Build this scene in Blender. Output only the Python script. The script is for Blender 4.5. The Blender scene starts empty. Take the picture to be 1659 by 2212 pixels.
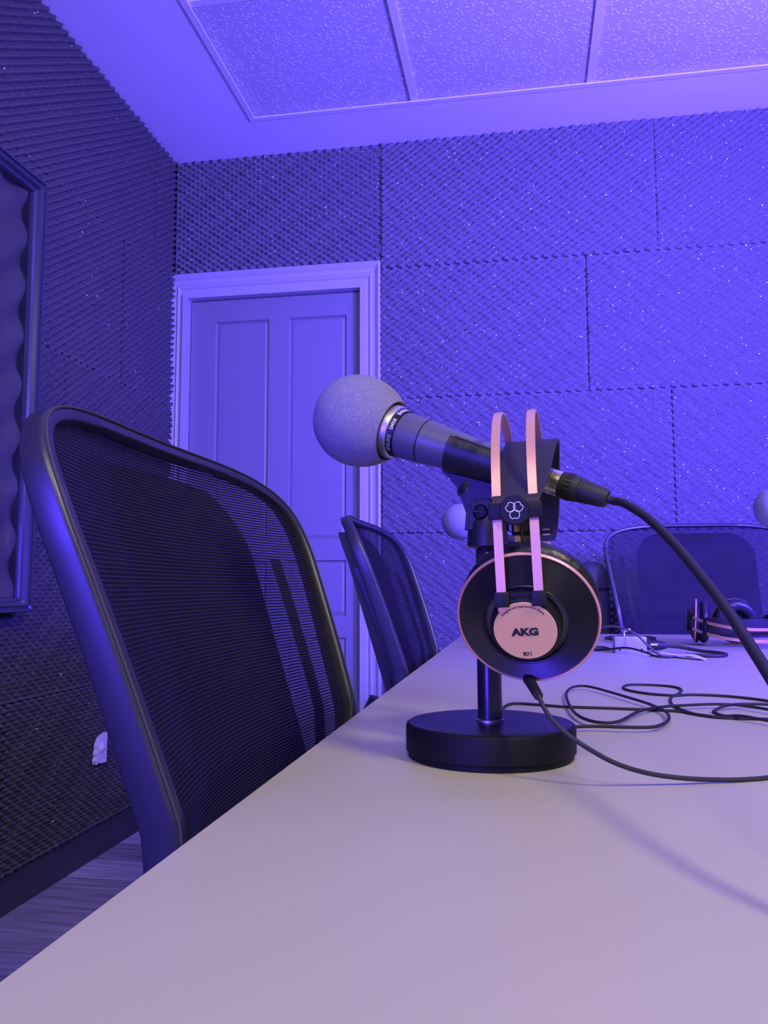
import bpy, bmesh, math, random
import numpy as np
from mathutils import Vector, Matrix
PI = math.pi
random.seed(7)
rng = np.random.default_rng(11)
S = bpy.context.scene
COL = S.collection

# ------------------------------------------------------------------ camera
CAMZ = 0.8685
cam_d = bpy.data.cameras.new('camera')
cam = bpy.data.objects.new('camera', cam_d); COL.objects.link(cam)
yaw, pit, rol = math.radians(-9.79), math.radians(5.21), math.radians(-0.125)
Fw = Vector((math.sin(yaw)*math.cos(pit), math.cos(yaw)*math.cos(pit), math.sin(pit)))
Rt = Vector((math.cos(yaw), -math.sin(yaw), 0)); Up = Rt.cross(Fw)
R2 = Rt*math.cos(rol)+Up*math.sin(rol); U2 = -Rt*math.sin(rol)+Up*math.cos(rol)
cam.matrix_world = Matrix(((R2.x, U2.x, -Fw.x, 0), (R2.y, U2.y, -Fw.y, 0), (R2.z, U2.z, -Fw.z, CAMZ), (0, 0, 0, 1)))
cam_d.sensor_fit = 'VERTICAL'; cam_d.sensor_height = 24.0; cam_d.lens = 24.0*1776/2212
cam_d.clip_start = 0.02; cam_d.clip_end = 30
S.camera = cam

# ------------------------------------------------------------------ world, lights, exposure
w = bpy.data.worlds.new('world'); S.world = w; w.use_nodes = True
w.node_tree.nodes['Background'].inputs[0].default_value = (0.30, 0.24, 0.62, 1)
w.node_tree.nodes['Background'].inputs[1].default_value = 0.02
def area(name, loc, target, size, size_y, power, color, spread=180):
    l = bpy.data.lights.new(name, 'AREA'); l.shape = 'RECTANGLE'; l.size = size; l.size_y = size_y
    l.energy = power; l.color = color; l.spread = math.radians(spread)
    o = bpy.data.objects.new(name, l); COL.objects.link(o); o.location = loc
    o.rotation_euler = (Vector(target)-Vector(loc)).to_track_quat('-Z', 'Y').to_euler()
    return o
VIO = (0.080, 0.038, 1.0)
area('violet_led_panel', (1.45, 0.50, 1.42), (0.95, 3.0, 1.35), 0.30, 0.30, 190, VIO, 130)
area('violet_led_uplight', (1.30, 1.10, 1.75), (0.3, 1.9, 2.6), 0.35, 0.35, 66, (0.19, 0.13, 1.0), 150)
area('violet_led_low', (-0.95, -1.45, 0.98), (-0.1, 2.0, 1.45), 0.75, 0.60, 22, VIO, 90)
area('warm_room_lamp', (1.25, -0.60, 2.38), (-0.1, 0.8, 0.7), 0.32, 0.32, 15.5, (1.0, 0.85, 0.62), 130)
area('soft_overhead_fill', (0.0, -1.2, 2.50), (-0.4, 0.6, 0.0), 0.60, 0.60, 18, (1.0, 0.88, 0.78), 160)  # added soft fill, lifts the floor and left wall; no fitting here
S.view_settings.view_transform = 'Standard'; S.view_settings.look = 'None'
S.view_settings.gamma = 1.0; S.view_settings.use_curve_mapping = False
S.view_settings.exposure = 0.0

# ------------------------------------------------------------------ materials
def new_mat(name):
    m = bpy.data.materials.new(name); m.use_nodes = True
    nt = m.node_tree; b = nt.nodes['Principled BSDF']
    return m, nt, b
def mat(name, col, rough=0.5, metal=0.0, spec=0.5, bump=None, mott=None, sheen=0.0, coat=0.0):
    m, nt, b = new_mat(name)
    b.inputs['Base Color'].default_value = (*col, 1); b.inputs['Roughness'].default_value = rough
    b.inputs['Metallic'].default_value = metal; b.inputs['Specular IOR Level'].default_value = spec
    if sheen: b.inputs['Sheen Weight'].default_value = sheen
    if coat: b.inputs['Coat Weight'].default_value = coat; b.inputs['Coat Roughness'].default_value = 0.08
    tc = nt.nodes.new('ShaderNodeTexCoord')
    if mott:
        sc, amt = mott
        n = nt.nodes.new('ShaderNodeTexNoise'); n.inputs['Scale'].default_value = sc; n.inputs['Detail'].default_value = 6
        nt.links.new(tc.outputs['Object'], n.inputs['Vector'])
        r = nt.nodes.new('ShaderNodeValToRGB'); r.color_ramp.elements[0].position = 0.3; r.color_ramp.elements[1].position = 0.7
        r.color_ramp.elements[0].color = (*[c*(1-amt) for c in col], 1)
        r.color_ramp.elements[1].color = (*[min(1, c*(1+amt)) for c in col], 1)
        nt.links.new(n.outputs['Fac'], r.inputs[0]); nt.links.new(r.outputs[0], b.inputs['Base Color'])
    if bump:
        sc, st, dist = bump
        n = nt.nodes.new('ShaderNodeTexNoise'); n.inputs['Scale'].default_value = sc; n.inputs['Detail'].default_value = 3
        nt.links.new(tc.outputs['Object'], n.inputs['Vector'])
        bp = nt.nodes.new('ShaderNodeBump'); bp.inputs['Strength'].default_value = st; bp.inputs['Distance'].default_value = dist
        nt.links.new(n.outputs['Fac'], bp.inputs['Height']); nt.links.new(bp.outputs[0], b.inputs['Normal'])
    return m
def foam_mat(name, col, speck_density=1.0):
    """charcoal acoustic foam with open-cell grain and stray pale specks"""
    m, nt, b = new_mat(name); L = nt.links; N = nt.nodes
    b.inputs['Roughness'].default_value = 0.9; b.inputs['Specular IOR Level'].default_value = 0.25
    tc = N.new('ShaderNodeTexCoord')
    n = N.new('ShaderNodeTexNoise'); n.inputs['Scale'].default_value = 90; n.inputs['Detail'].default_value = 4
    L.new(tc.outputs['Object'], n.inputs['Vector'])
    r = N.new('ShaderNodeValToRGB'); r.color_ramp.elements[0].position = 0.3; r.color_ramp.elements[1].position = 0.75
    r.color_ramp.elements[0].color = (*[c*0.8 for c in col], 1); r.color_ramp.elements[1].color = (*[c*1.2 for c in col], 1)
    L.new(n.outputs['Fac'], r.inputs[0])
    v = N.new('ShaderNodeTexVoronoi'); v.inputs['Scale'].default_value = 40; v.feature = 'F1'
    L.new(tc.outputs['Object'], v.inputs['Vector'])
    d = N.new('ShaderNodeMath'); d.operation = 'LESS_THAN'; d.inputs[1].default_value = 0.11
    L.new(v.outputs['Distance'], d.inputs[0])
    sep = N.new('ShaderNodeSeparateColor'); L.new(v.outputs['Color'], sep.inputs[0])
    g = N.new('ShaderNodeMath'); g.operation = 'LESS_THAN'; g.inputs[1].default_value = 0.62*speck_density
    L.new(sep.outputs[0], g.inputs[0])
    mu = N.new('ShaderNodeMath'); mu.operation = 'MULTIPLY'; L.new(d.outputs[0], mu.inputs[0]); L.new(g.outputs[0], mu.inputs[1])
    mx = N.new('ShaderNodeMix'); mx.data_type = 'RGBA'
    L.new(mu.outputs[0], mx.inputs['Factor']); L.new(r.outputs[0], mx.inputs['A']); mx.inputs['B'].default_value = (0.95, 0.93, 0.9, 1)
    L.new(mx.outputs['Result'], b.inputs['Base Color'])
    n2 = N.new('ShaderNodeTexNoise'); n2.inputs['Scale'].default_value = 420; n2.inputs['Detail'].default_value = 2
    L.new(tc.outputs['Object'], n2.inputs['Vector'])
    bp = N.new('ShaderNodeBump'); bp.inputs['Strength'].default_value = 0.35; bp.inputs['Distance'].default_value = 0.002
    L.new(n2.outputs['Fac'], bp.inputs['Height']); L.new(bp.outputs[0], b.inputs['Normal'])
    return m
def ceiling_tile_mat():
    m, nt, b = new_mat('flaked_ceiling_tile'); L = nt.links; N = nt.nodes
    b.inputs['Roughness'].default_value = 0.85
    tc = N.new('ShaderNodeTexCoord'); mp = N.new('ShaderNodeMapping'); mp.inputs['Scale'].default_value = (1, 1, 1)
    L.new(tc.outputs['Object'], mp.inputs[0])
    nz = N.new('ShaderNodeTexNoise'); nz.inputs['Scale'].default_value = 30; L.new(mp.outputs[0], nz.inputs['Vector'])
    vm = N.new('ShaderNodeVectorMath'); vm.operation = 'MULTIPLY_ADD'; vm.inputs[1].default_value = (0.02, 0.02, 0.02)
    L.new(nz.outputs['Color'], vm.inputs[0]); L.new(mp.outputs[0], vm.inputs[2])
    v = N.new('ShaderNodeTexVoronoi'); v.inputs['Scale'].default_value = 75; v.feature = 'F1'; L.new(vm.outputs[0], v.inputs['Vector'])
    r = N.new('ShaderNodeValToRGB'); r.color_ramp.elements[0].position = 0.22; r.color_ramp.elements[1].position = 0.42
    r.color_ramp.elements[0].color = (0.95, 0.95, 0.93, 1); r.color_ramp.elements[1].color = (0.60, 0.60, 0.585, 1)
    L.new(v.outputs['Distance'], r.inputs[0]); L.new(r.outputs[0], b.inputs['Base Color'])
    inv = N.new('ShaderNodeMath'); inv.operation = 'SUBTRACT'; inv.inputs[0].default_value = 0.4; inv.use_clamp = True
    L.new(v.outputs['Distance'], inv.inputs[1])
    bp = N.new('ShaderNodeBump'); bp.inputs['Strength'].default_value = 0.6; bp.inputs['Distance'].default_value = 0.006
    L.new(inv.outputs[0], bp.inputs['Height']); L.new(bp.outputs[0], b.inputs['Normal'])
    return m
def plank_mat():
    m, nt, b = new_mat('grey_wood_planks'); L = nt.links; N = nt.nodes
    b.inputs['Roughness'].default_value = 0.45
    tc = N.new('ShaderNodeTexCoord'); mp = N.new('ShaderNodeMapping'); mp.inputs['Scale'].default_value = (2.0, 26, 2)
    L.new(tc.outputs['Object'], mp.inputs[0])
    n = N.new('ShaderNodeTexNoise'); n.inputs['Scale'].default_value = 2.2; n.inputs['Detail'].default_value = 8
    L.new(mp.outputs[0], n.inputs['Vector'])
    oi = N.new('ShaderNodeObjectInfo')
    r = N.new('ShaderNodeValToRGB'); r.color_ramp.elements[0].position = 0.3; r.color_ramp.elements[1].position = 0.72
    r.color_ramp.elements[0].color = (0.26, 0.235, 0.24, 1); r.color_ramp.elements[1].color = (0.62, 0.58, 0.58, 1)
    L.new(n.outputs['Fac'], r.inputs[0])
    hv = N.new('ShaderNodeHueSaturation'); L.new(r.outputs[0], hv.inputs['Color'])
    ml = N.new('ShaderNodeMath'); ml.operation = 'MULTIPLY_ADD'; ml.inputs[1].default_value = 0.6; ml.inputs[2].default_value = 0.7
    L.new(oi.outputs['Random'], ml.inputs[0]); L.new(ml.outputs[0], hv.inputs['Value'])
    L.new(hv.outputs[0], b.inputs['Base Color'])
    return m
M = {}
M['plaster'] = mat('painted_plaster', (0.86, 0.86, 0.85), 0.75, bump=(60, 0.06, 0.002))
M['tile'] = ceiling_tile_mat()
M['grid'] = mat('ceiling_grid_paint', (0.82, 0.82, 0.81), 0.45)
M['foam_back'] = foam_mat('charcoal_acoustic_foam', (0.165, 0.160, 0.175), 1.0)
M['foam_left'] = foam_mat('dimmed_acoustic_foam', (0.10, 0.095, 0.10), 0.09)  # same foam as the back wall, its weaker light painted into the colour
M['wall'] = mat('dark_wall_paint', (0.10, 0.10, 0.11), 0.8)
M['wallfar'] = mat('grey_wall_paint', (0.18, 0.17, 0.19), 0.8)
M['door'] = mat('painted_door', (0.24, 0.24, 0.26), 0.42, bump=(45, 0.05, 0.001))
M['casing'] = mat('painted_casing', (0.48, 0.48, 0.50), 0.35)
M['baseboard'] = mat('dark_baseboard', (0.045, 0.04, 0.055), 0.5)
M['frame'] = mat('lacquered_dark_frame', (0.05, 0.05, 0.075), 0.25, coat=0.3)
M['plank'] = plank_mat()
M['table'] = mat('pale_laminate', (0.58, 0.555, 0.37), 0.42, mott=(2.2, 0.012), bump=(700, 0.04, 0.0006))
M['table_edge'] = mat('laminate_edging', (0.42, 0.40, 0.41), 0.45)
M['black_metal'] = mat('black_metal', (0.02, 0.02, 0.022), 0.4)
M['chair_plastic'] = mat('textured_black_plastic', (0.026, 0.023, 0.045), 0.40, spec=0.9, bump=(1700, 0.16, 0.0004))
M['chair_fabric'] = mat('black_seat_fabric', (0.03, 0.03, 0.035), 0.9, bump=(600, 0.3, 0.001))
M['bead'] = mat('grey_edge_bead', (0.07, 0.066, 0.062), 0.6, spec=0.3)

M['foam_deep'] = mat('soft_grey_foam', (0.20, 0.19, 0.19), 0.95)
M['panel'] = mat('back_support_fabric', (0.045, 0.04, 0.052), 0.85)
def mesh_fabric():
    m, nt, b = new_mat('black_chair_mesh'); L = nt.links; N = nt.nodes
    b.inputs['Base Color'].default_value = (0.022, 0.018, 0.034, 1); b.inputs['Roughness'].default_value = 0.5
    tr = N.new('ShaderNodeBsdfTranslucent'); tr.inputs[0].default_value = (0.12, 0.11, 0.13, 1)
    mx = N.new('ShaderNodeMixShader'); mx.inputs[0].default_value = 0.25
    out = [n for n in N if n.type == 'OUTPUT_MATERIAL'][0]
    L.new(b.outputs[0], mx.inputs[1]); L.new(tr.outputs[0], mx.inputs[2]); L.new(mx.outputs[0], out.inputs[0])
    return m
M['mesh'] = mesh_fabric()
M['stand'] = mat('black_powder_coat', (0.007, 0.007, 0.008), 0.55, spec=0.20, bump=(420, 0.30, 0.0007))
M['stand_top'] = mat('black_satin_coat', (0.018, 0.017, 0.022), 0.30, bump=(420, 0.12, 0.0005))
M['stand_side'] = M['stand']
M['pole'] = mat('black_enamel', (0.025, 0.025, 0.03), 0.25)
M['rubber'] = mat('black_rubber', (0.018, 0.018, 0.021), 0.42, bump=(900, 0.35, 0.0006))
M['mic_grey'] = mat('dark_grey_enamel', (0.12, 0.12, 0.165), 0.38, bump=(1500, 0.12, 0.0003))
M['silver'] = mat('brushed_nickel', (0.62, 0.60, 0.56), 0.42, metal=1.0)
M['plug'] = mat('warm_nickel', (0.92, 0.84, 0.70), 0.30, metal=1.0)
M['band'] = mat('black_band', (0.012, 0.012, 0.014), 0.4)
M['white_print'] = mat('white_print', (0.80, 0.80, 0.80), 0.5)
M['grey_print'] = mat('grey_print', (0.30, 0.30, 0.32), 0.5)
M['dark_print'] = mat('dark_print', (0.012, 0.012, 0.014), 0.5)
M['foam_mic'] = mat('grey_windscreen_foam', (0.32, 0.31, 0.42), 0.95, spec=0.2, mott=(1300, 0.40), bump=(1400, 1.0, 0.0013))
M['foam_cut'] = mat('cut_foam', (0.13, 0.12, 0.13), 0.95)
M['rose'] = mat('rose_gold_enamel', (0.86, 0.47, 0.31), 0.36, metal=0.35, bump=(1500, 0.2, 0.0003), mott=(1400, 0.10))
M['rose_flat'] = mat('rose_gold_plate', (0.86, 0.54, 0.20), 0.50, metal=0.05, mott=(1800, 0.04))
M['vinyl'] = mat('black_grooved_plastic', (0.014, 0.013, 0.018), 0.40, spec=1.0)
M['hub'] = mat('black_matt_plastic', (0.011, 0.011, 0.015), 0.5, spec=0.25)
M['pad'] = mat('black_leatherette', (0.018, 0.018, 0.023), 0.38, bump=(90, 0.5, 0.003))
M['strap'] = mat('black_leatherette_strap', (0.026, 0.024, 0.032), 0.55, bump=(700, 0.1, 0.0005))
M['cable'] = mat('black_cable_jacket', (0.018, 0.018, 0.020), 0.60)
M['cable_grey'] = mat('grey_cable_jacket', (0.16, 0.15, 0.18), 0.45)
M['box'] = mat('silver_painted_box', (0.42, 0.42, 0.46), 0.35, metal=0.2)
M['paper'] = mat('white_paper', (0.72, 0.71, 0.70), 0.7)
M['nylon'] = mat('black_nylon', (0.09, 0.09, 0.10), 0.45)
def glass_mat():
    m, nt, b = new_mat('clear_glass')
    b.inputs['Base Color'].default_value = (0.8, 0.8, 0.85, 1); b.inputs['Roughness'].default_value = 0.03
    b.inputs['Transmission Weight'].default_value = 1.0; b.inputs['IOR'].default_value = 1.1
    b.inputs['Specular IOR Level'].default_value = 0.5
    return m
M['glass'] = glass_mat()

# ------------------------------------------------------------------ helpers
class MB:
    def __init__(s): s.v = []; s.f = []
    def add(s, vs, fs):
        o = len(s.v); s.v += [tuple(v) for v in vs]; s.f += [tuple(i+o for i in f) for f in fs]; return s
    def box(s, c, d, Rm=None, bev=0.0):
        hx, hy, hz = d[0]/2, d[1]/2, d[2]/2
        if bev <= 0:
            vs = [Vector((x, y, z)) for x in (-hx, hx) for y in (-hy, hy) for z in (-hz, hz)]
            fs = [(0, 1, 3, 2), (4, 6, 7, 5), (0, 4, 5, 1), (2, 3, 7, 6), (0, 2, 6, 4), (1, 5, 7, 3)]
        else:
            bm = bmesh.new(); bmesh.ops.create_cube(bm, size=1.0)
            for v in bm.verts: v.co = Vector((v.co.x*d[0], v.co.y*d[1], v.co.z*d[2]))
            bmesh.ops.bevel(bm, geom=bm.edges[:], offset=bev, segments=2, affect='EDGES', profile=0.5)
            bm.verts.index_update(); vs = [v.co.copy() for v in bm.verts]; fs = [[v.index for v in f.verts] for f in bm.faces]; bm.free()
        c = Vector(c)
        return s.add([(Rm @ v if Rm else v)+c for v in vs], fs)
    def lathe(s, prof, Mx=None, n=48, a0=0.0, a1=2*PI, capped=False):
        """prof: list of (r, h) revolved about local z, Mx maps local -> object"""
        full = abs(a1-a0-2*PI) < 1e-6; k = n if full else n+1
        vs = []; fs = []
        for r, h in prof:
            for i in range(k):
                a = a0+(a1-a0)*i/n; vs.append(Vector((r*math.cos(a), r*math.sin(a), h)))
        for j in range(len(prof)-1):
            for i in range(n):
                i2 = (i+1) % k if full else i+1
                fs.append((j*k+i, j*k+i2, (j+1)*k+i2, (j+1)*k+i))
        if capped and not full:
            fs.append(tuple(j*k for j in range(len(prof)))); fs.append(tuple(j*k+n for j in reversed(range(len(prof)))))
        return s.add([Mx @ v if Mx else v for v in vs], fs)
    def tube(s, pts, r, n=10, caps=True, closed=False, rfun=None):
        pts = [Vector(p) for p in pts]; m = len(pts); rings = []
        T = []
        for i in range(m):
            a = pts[(i-1) % m] if (closed or i > 0) else pts[i]; b = pts[(i+1) % m] if (closed or i < m-1) else pts[i]
            t = (b-a); T.append(t.normalized() if t.length > 1e-9 else Vector((0, 0, 1)))
        up = Vector((0, 0, 1)) if abs(T[0].z) < 0.9 else Vector((1, 0, 0))
        nrm = (up-T[0]*up.dot(T[0])).normalized(); vs = []; fs = []
        for i in range(m):
            nrm = (nrm-T[i]*nrm.dot(T[i])).normalized(); bn = T[i].cross(nrm)
            rr = rfun(i/(m-1)) if rfun else r
            for k in range(n):
                a = 2*PI*k/n; vs.append(pts[i]+nrm*rr*math.cos(a)+bn*rr*math.sin(a))
        for i in range(m if closed else m-1):
            for k in range(n):
                i2 = (i+1) % m; k2 = (k+1) % n
                fs.append((i*n+k, i*n+k2, i2*n+k2, i2*n+k))
        if caps and not closed: fs.append(tuple(range(n))[::-1]); fs.append(tuple((m-1)*n+k for k in range(n)))
        return s.add(vs, fs)
    def sweep(s, pts, ax_a, ax_b, sec, closed=False, caps=True):
        """pts + per-point axes (a, b), section list of (a, b)"""
        m = len(pts); n = len(sec(0)) if callable(sec) else len(sec); vs = []; fs = []
        for i in range(m):
            for (x, y) in (sec(i/(m-1)) if callable(sec) else sec): vs.append(Vector(pts[i])+ax_a[i]*x+ax_b[i]*y)
        for i in range(m if closed else m-1):
            for k in range(n):
                i2 = (i+1) % m; k2 = (k+1) % n; fs.append((i*n+k, i*n+k2, i2*n+k2, i2*n+k))
        if caps and not closed: fs.append(tuple(range(n))[::-1]); fs.append(tuple((m-1)*n+k for k in range(n)))
        return s.add(vs, fs)
    def prism(s, poly, t0, t1, Mx=None):
        """poly in local xy, extruded local z t0..t1"""
        n = len(poly); vs = [Vector((x, y, t0)) for x, y in poly]+[Vector((x, y, t1)) for x, y in poly]
        fs = [tuple(range(n))[::-1], tuple(range(n, 2*n))]+[(i, (i+1) % n, n+(i+1) % n, n+i) for i in range(n)]
        return s.add([Mx @ v if Mx else v for v in vs], fs)
    def build(s, name, material, parent=None, smooth=35, bevel=None):
        me = bpy.data.meshes.new(name); me.from_pydata([tuple(v) for v in s.v], [], s.f); me.update()
        bm = bmesh.new(); bm.from_mesh(me); bmesh.ops.recalc_face_normals(bm, faces=bm.faces); bm.to_mesh(me); bm.free()
        if smooth:
            me.polygons.foreach_set('use_smooth', [True]*len(me.polygons)); me.set_sharp_from_angle(angle=math.radians(smooth))
        me.materials.append(material)
        o = bpy.data.objects.new(name, me); COL.objects.link(o)
        if parent: o.parent = parent
        if bevel:
            md = o.modifiers.new('bevel', 'BEVEL'); md.width = bevel; md.segments = 2; md.limit_method = 'ANGLE'; md.angle_limit = math.radians(40)
        return o
def tag(o, label=None, cat=None, group=None, kind=None):
    if label: o['label'] = label
    if cat: o['category'] = cat
    if group: o['group'] = group
    if kind: o['kind'] = kind
    return o
def empty(name, loc=(0, 0, 0), rz=0.0):
    o = bpy.data.objects.new(name, None); COL.objects.link(o); o.location = loc; o.rotation_euler = (0, 0, rz); o.empty_display_size = 0.05
    return o
def copy_tree(o, parent=None, skip=()):
    c = o.copy(); COL.objects.link(c)
    if parent: c.parent = parent
    for ch in list(o.children):
        if ch.name.split('.')[0] in skip: continue
        copy_tree(ch, c, skip)
    return c
def frame_mx(origin, z, x_hint):
    z = Vector(z).normalized(); x = Vector(x_hint); x = (x-z*x.dot(z)).normalized(); y = z.cross(x)
    m = Matrix((x, y, z)).transposed().to_4x4(); m.translation = Vector(origin); return m
def catmull(pts, sub=8):
    pts = [Vector(p) for p in pts]; P = [pts[0]*2-pts[1]]+pts+[pts[-1]*2-pts[-2]]; out = []
    for i in range(1, len(P)-2):
        for k in range(sub):
            t = k/sub; a, b, c, d = P[i-1], P[i], P[i+1], P[i+2]
            out.append(0.5*((2*b)+(c-a)*t+(2*a-5*b+4*c-d)*t*t+(3*b-a-3*c+d)*t**3))
    out.append(pts[-1]); return out
def text_mb(txt, size, depth=0.0003, bold=0.0, sx=1.0, mapf=None, spacing=1.0):
    """lettering as mesh: returns an MB in local xy, centred on x; mapf bends it"""
    cu = bpy.data.curves.new('lettering', 'FONT'); cu.body = txt; cu.size = size; cu.extrude = depth; cu.offset = bold
    cu.align_x = 'CENTER'; cu.space_character = spacing; cu.resolution_u = 3
    o = bpy.data.objects.new('lettering', cu); COL.objects.link(o)
    me = bpy.data.meshes.new_from_object(o)
    mb = MB(); vs = [Vector((v.co.x*sx, v.co.y, v.co.z)) for v in me.vertices]
    if mapf: vs = [mapf(v) for v in vs]
    mb.add(vs, [tuple(p.vertices) for p in me.polygons])
    bpy.data.objects.remove(o); bpy.data.curves.remove(cu); bpy.data.meshes.remove(me)
    return mb

# ------------------------------------------------------------------ room shell
XL, YB, ZC = -1.40, 3.03, 2.58          # wall planes
XR, YF = 2.60, -1.90
def struct(name, mb, m, parent=None, smooth=0):
    o = mb.build(name, m, parent, smooth=smooth); o['kind'] = 'structure'; return o
# floor: subfloor + planks
fl = struct('floor', MB().box(((XL+XR)/2, (YB+YF)/2, -0.035), (XR-XL+0.2, YB-YF+0.3, 0.05)), M['wall'])
pl_me = None; PW = 0.165
for r in range(int((YB-0.4)/PW)+1):
    y = YB-PW*(r+0.5); off = random.uniform(0, 1.0); x = XL-off
    while x < 0.6:
        x0 = max(x, XL); x1 = min(x+1.25, 1.2)
        if x1-x0 > 0.05:
            MB().box((0, 0, 0), (x1-x0-0.002, PW-0.002, 0.010)).build('plank', M['plank'], fl, smooth=0).location = ((x0+x1)/2, y, -0.005)
        x += 1.25
struct('wall_left', MB().box((XL-0.05, (YB+YF)/2, ZC/2), (0.1, YB-YF+0.2, ZC+0.1)), M['wall'])
wl = bpy.data.objects['wall_left']
DX0, DX1, DZ = -1.309, -0.609, 2.012      # door opening
wb = struct('wall_back', MB().box(((DX1+0.02+XR)/2, YB+0.05, ZC/2), (XR-DX1-0.02, 0.1, ZC+0.1))
            .box(((XL+DX1+0.02)/2, YB+0.05, (DZ+0.02+ZC)/2+0.025), (DX1+0.02-XL, 0.1, ZC-DZ-0.02+0.05))
            .box(((XL+DX0-0.02)/2, YB+0.05, DZ/2), (DX0-0.02-XL, 0.1, DZ+0.04)), M['wall'])
struct('wall_right', MB().box((XR+0.05, (YB+YF)/2, ZC/2), (0.1, YB-YF+0.2, ZC+0.1)), M['wallfar'])
struct('wall_front', MB().box(((XL+XR)/2, YF-0.05, ZC/2), (XR-XL+0.2, 0.1, ZC+0.1)), M['wallfar'])

# ceiling: plaster margin around a grid of recessed tiles
GX0, GY1, PT = -0.968, 2.757, 0.606
NX, NY = 5, 6
GX1, GY0 = GX0+NX*PT, GY1-NY*PT
ce = MB()
def cb(x0, x1, y0, y1): ce.box(((x0+x1)/2, (y0+y1)/2, ZC+0.03), (x1-x0, y1-y0, 0.06))
cb(XL-0.05, XR+0.05, GY1, YB+0.08); cb(XL-0.05, XR+0.05, YF-0.05, GY0); cb(XL-0.05, GX0, GY0, GY1); cb(GX1, XR+0.05, GY0, GY1)
ceil = struct('ceiling', ce, M['plaster'])
struct('trim_1', MB().box(((XL+XR)/2, (YB+YF)/2, ZC+0.085), (XR-XL+0.1, YB-YF+0.1, 0.03)), M['plaster'], ceil).name = 'ceiling_backing'
tile_me = None
for i in range(NX):
    for j in range(NY):
        c = (GX0+PT*(i+0.5), GY1-PT*(j+0.5), ZC+0.016)
        if tile_me is None:
            o = MB().box((0, 0, 0), (PT-0.006, PT-0.006, 0.014), bev=0.003).build('ceiling_tile', M['tile'], ceil, smooth=0); tile_me = o.data
        else:
            o = bpy.data.objects.new('ceiling_tile', tile_me); COL.objects.link(o); o.parent = ceil
        o.location = (c[0]+0.0, c[1], c[2]+random.uniform(-0.001, 0.001)); o.rotation_euler = (0, 0, random.choice((0, PI/2, PI)))
def bar(x0, x1, y0, y1, w_, horiz):
    mb = MB()
    if horiz: mb.box(((x0+x1)/2, y0, ZC+0.0044), (x1-x0, w_, 0.0056)).box(((x0+x1)/2, y0, ZC+0.022), (x1-x0, 0.003, 0.029))
    else: mb.box((x0, (y0+y1)/2, ZC+0.005), (w_, y1-y0, 0.006)).box((x0, (y0+y1)/2, ZC+0.022), (0.003, y1-y0, 0.03))
    mb.build('grid_bar', M['grid'], ceil, smooth=0)
for i in range(1, NX): bar(GX0+PT*i, 0, GY0, GY1, 0.024, False)
for j in range(1, NY): bar(GX0, GX1, GY1-PT*j, 0, 0.024, True)
for a in ((GX0+0.008, 0, GY0, GY1, 0.022, False), (GX1-0.008, 0, GY0, GY1, 0.022, False), (GX0-0.003, GX1, GY1-0.008, 0, 0.022, True), (GX0-0.003, GX1, GY0+0.008, 0, 0.022, True)):
    x0, x1, y0, y1, w_, hz = a; mb = MB()
    if hz: mb.box(((x0+x1)/2, y0, ZC-0.0026), (x1-x0, w_, 0.0056))
    else: mb.box((x0, (y0+y1)/2, ZC-0.002), (w_, y1-y0, 0.006))
    mb.build('grid_edge', M['grid'], ceil, smooth=0, bevel=0.001)

# ------------------------------------------------------------------ acoustic foam tiles (egg-crate relief), each a part of its wall
PX, PZ = 0.0362, 0.02414
def foam_tile(parent, m, u0, u1, v0, v1, flip, place, dep=0.0, base=0.022, amp=0.0175):
    """place(u, v, h) -> xyz ; relief h above the wall"""
    du, dv = PX/7, PZ/6
    nu, nv = max(2, int((u1-u0-0.002)/du)), max(2, int((v1-v0-0.002)/dv))
    u = np.linspace(u0+0.0008, u1-0.0008, nu+1); v = np.linspace(v0+0.0008, v1-0.0008, nv+1)
    U, V = np.meshgrid(u, v, indexing='ij')
    ph = rng.uniform(0, 0.3)
    A = U/PX; B = V/PZ
    sgn = -1 if flip else 1
    jit = 0.10*np.sin(U*9+ph*9)+0.08*np.sin(V*7+ph*5)
    h = 0.80*np.cos(2*PI*(A-sgn*B)+jit*2)+0.26*np.cos(2*PI*(A+sgn*B)+jit)
    h = np.tanh(1.1*h)/np.tanh(1.1)
    irr = np.sin(U*61+ph*40)*np.sin(V*83+ph*23)+0.7*np.sin(U*131+V*97+ph*31)+0.6*np.sin(U*23-V*31+ph*17)
    H = base+dep+amp*(1+0.10*irr)*(h+1)/2+0.0009*irr
    H[0, :] = H[-1, :] = base+0.15*amp; H[:, 0] = H[:, -1] = base+0.3*amp       # cut edges drop back: the joints
    U2 = U.copy(); V2 = V.copy(); U2[1, :] = U2[0, :]+0.0006; U2[-2, :] = U2[-1, :]-0.0006; V2[:, 1] = V2[:, 0]+0.0006; V2[:, -2] = V2[:, -1]-0.0006
    # keep cut ends sharp where the tile meets the ceiling
    co = np.stack(place(U2.ravel(), V2.ravel(), H.ravel()), 1).astype(np.float32)
    idx = np.arange((nu+1)*(nv+1)).reshape(nu+1, nv+1)
    q = np.stack([idx[:-1, :-1], idx[1:, :-1], idx[1:, 1:], idx[:-1, 1:]], -1).reshape(-1, 4)
    me = bpy.data.meshes.new('foam_tile'); me.vertices.add(len(co)); me.vertices.foreach_set('co', co.ravel())
    me.loops.add(q.size); me.loops.foreach_set('vertex_index', q.ravel().astype(np.int32))
    me.polygons.add(len(q)); me.polygons.foreach_set('loop_start', np.arange(0, q.size, 4, dtype=np.int32))
    me.update(calc_edges=True); me.polygons.foreach_set('use_smooth', np.ones(len(q), dtype=bool)); me.materials.append(m)
    o = bpy.data.objects.new('foam_tile', me); COL.objects.link(o); o.parent = parent
    return o
pb = lambda u, v, h: (u, YB-h, v)
plf = lambda u, v, h: (XL+h, u, v)
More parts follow.
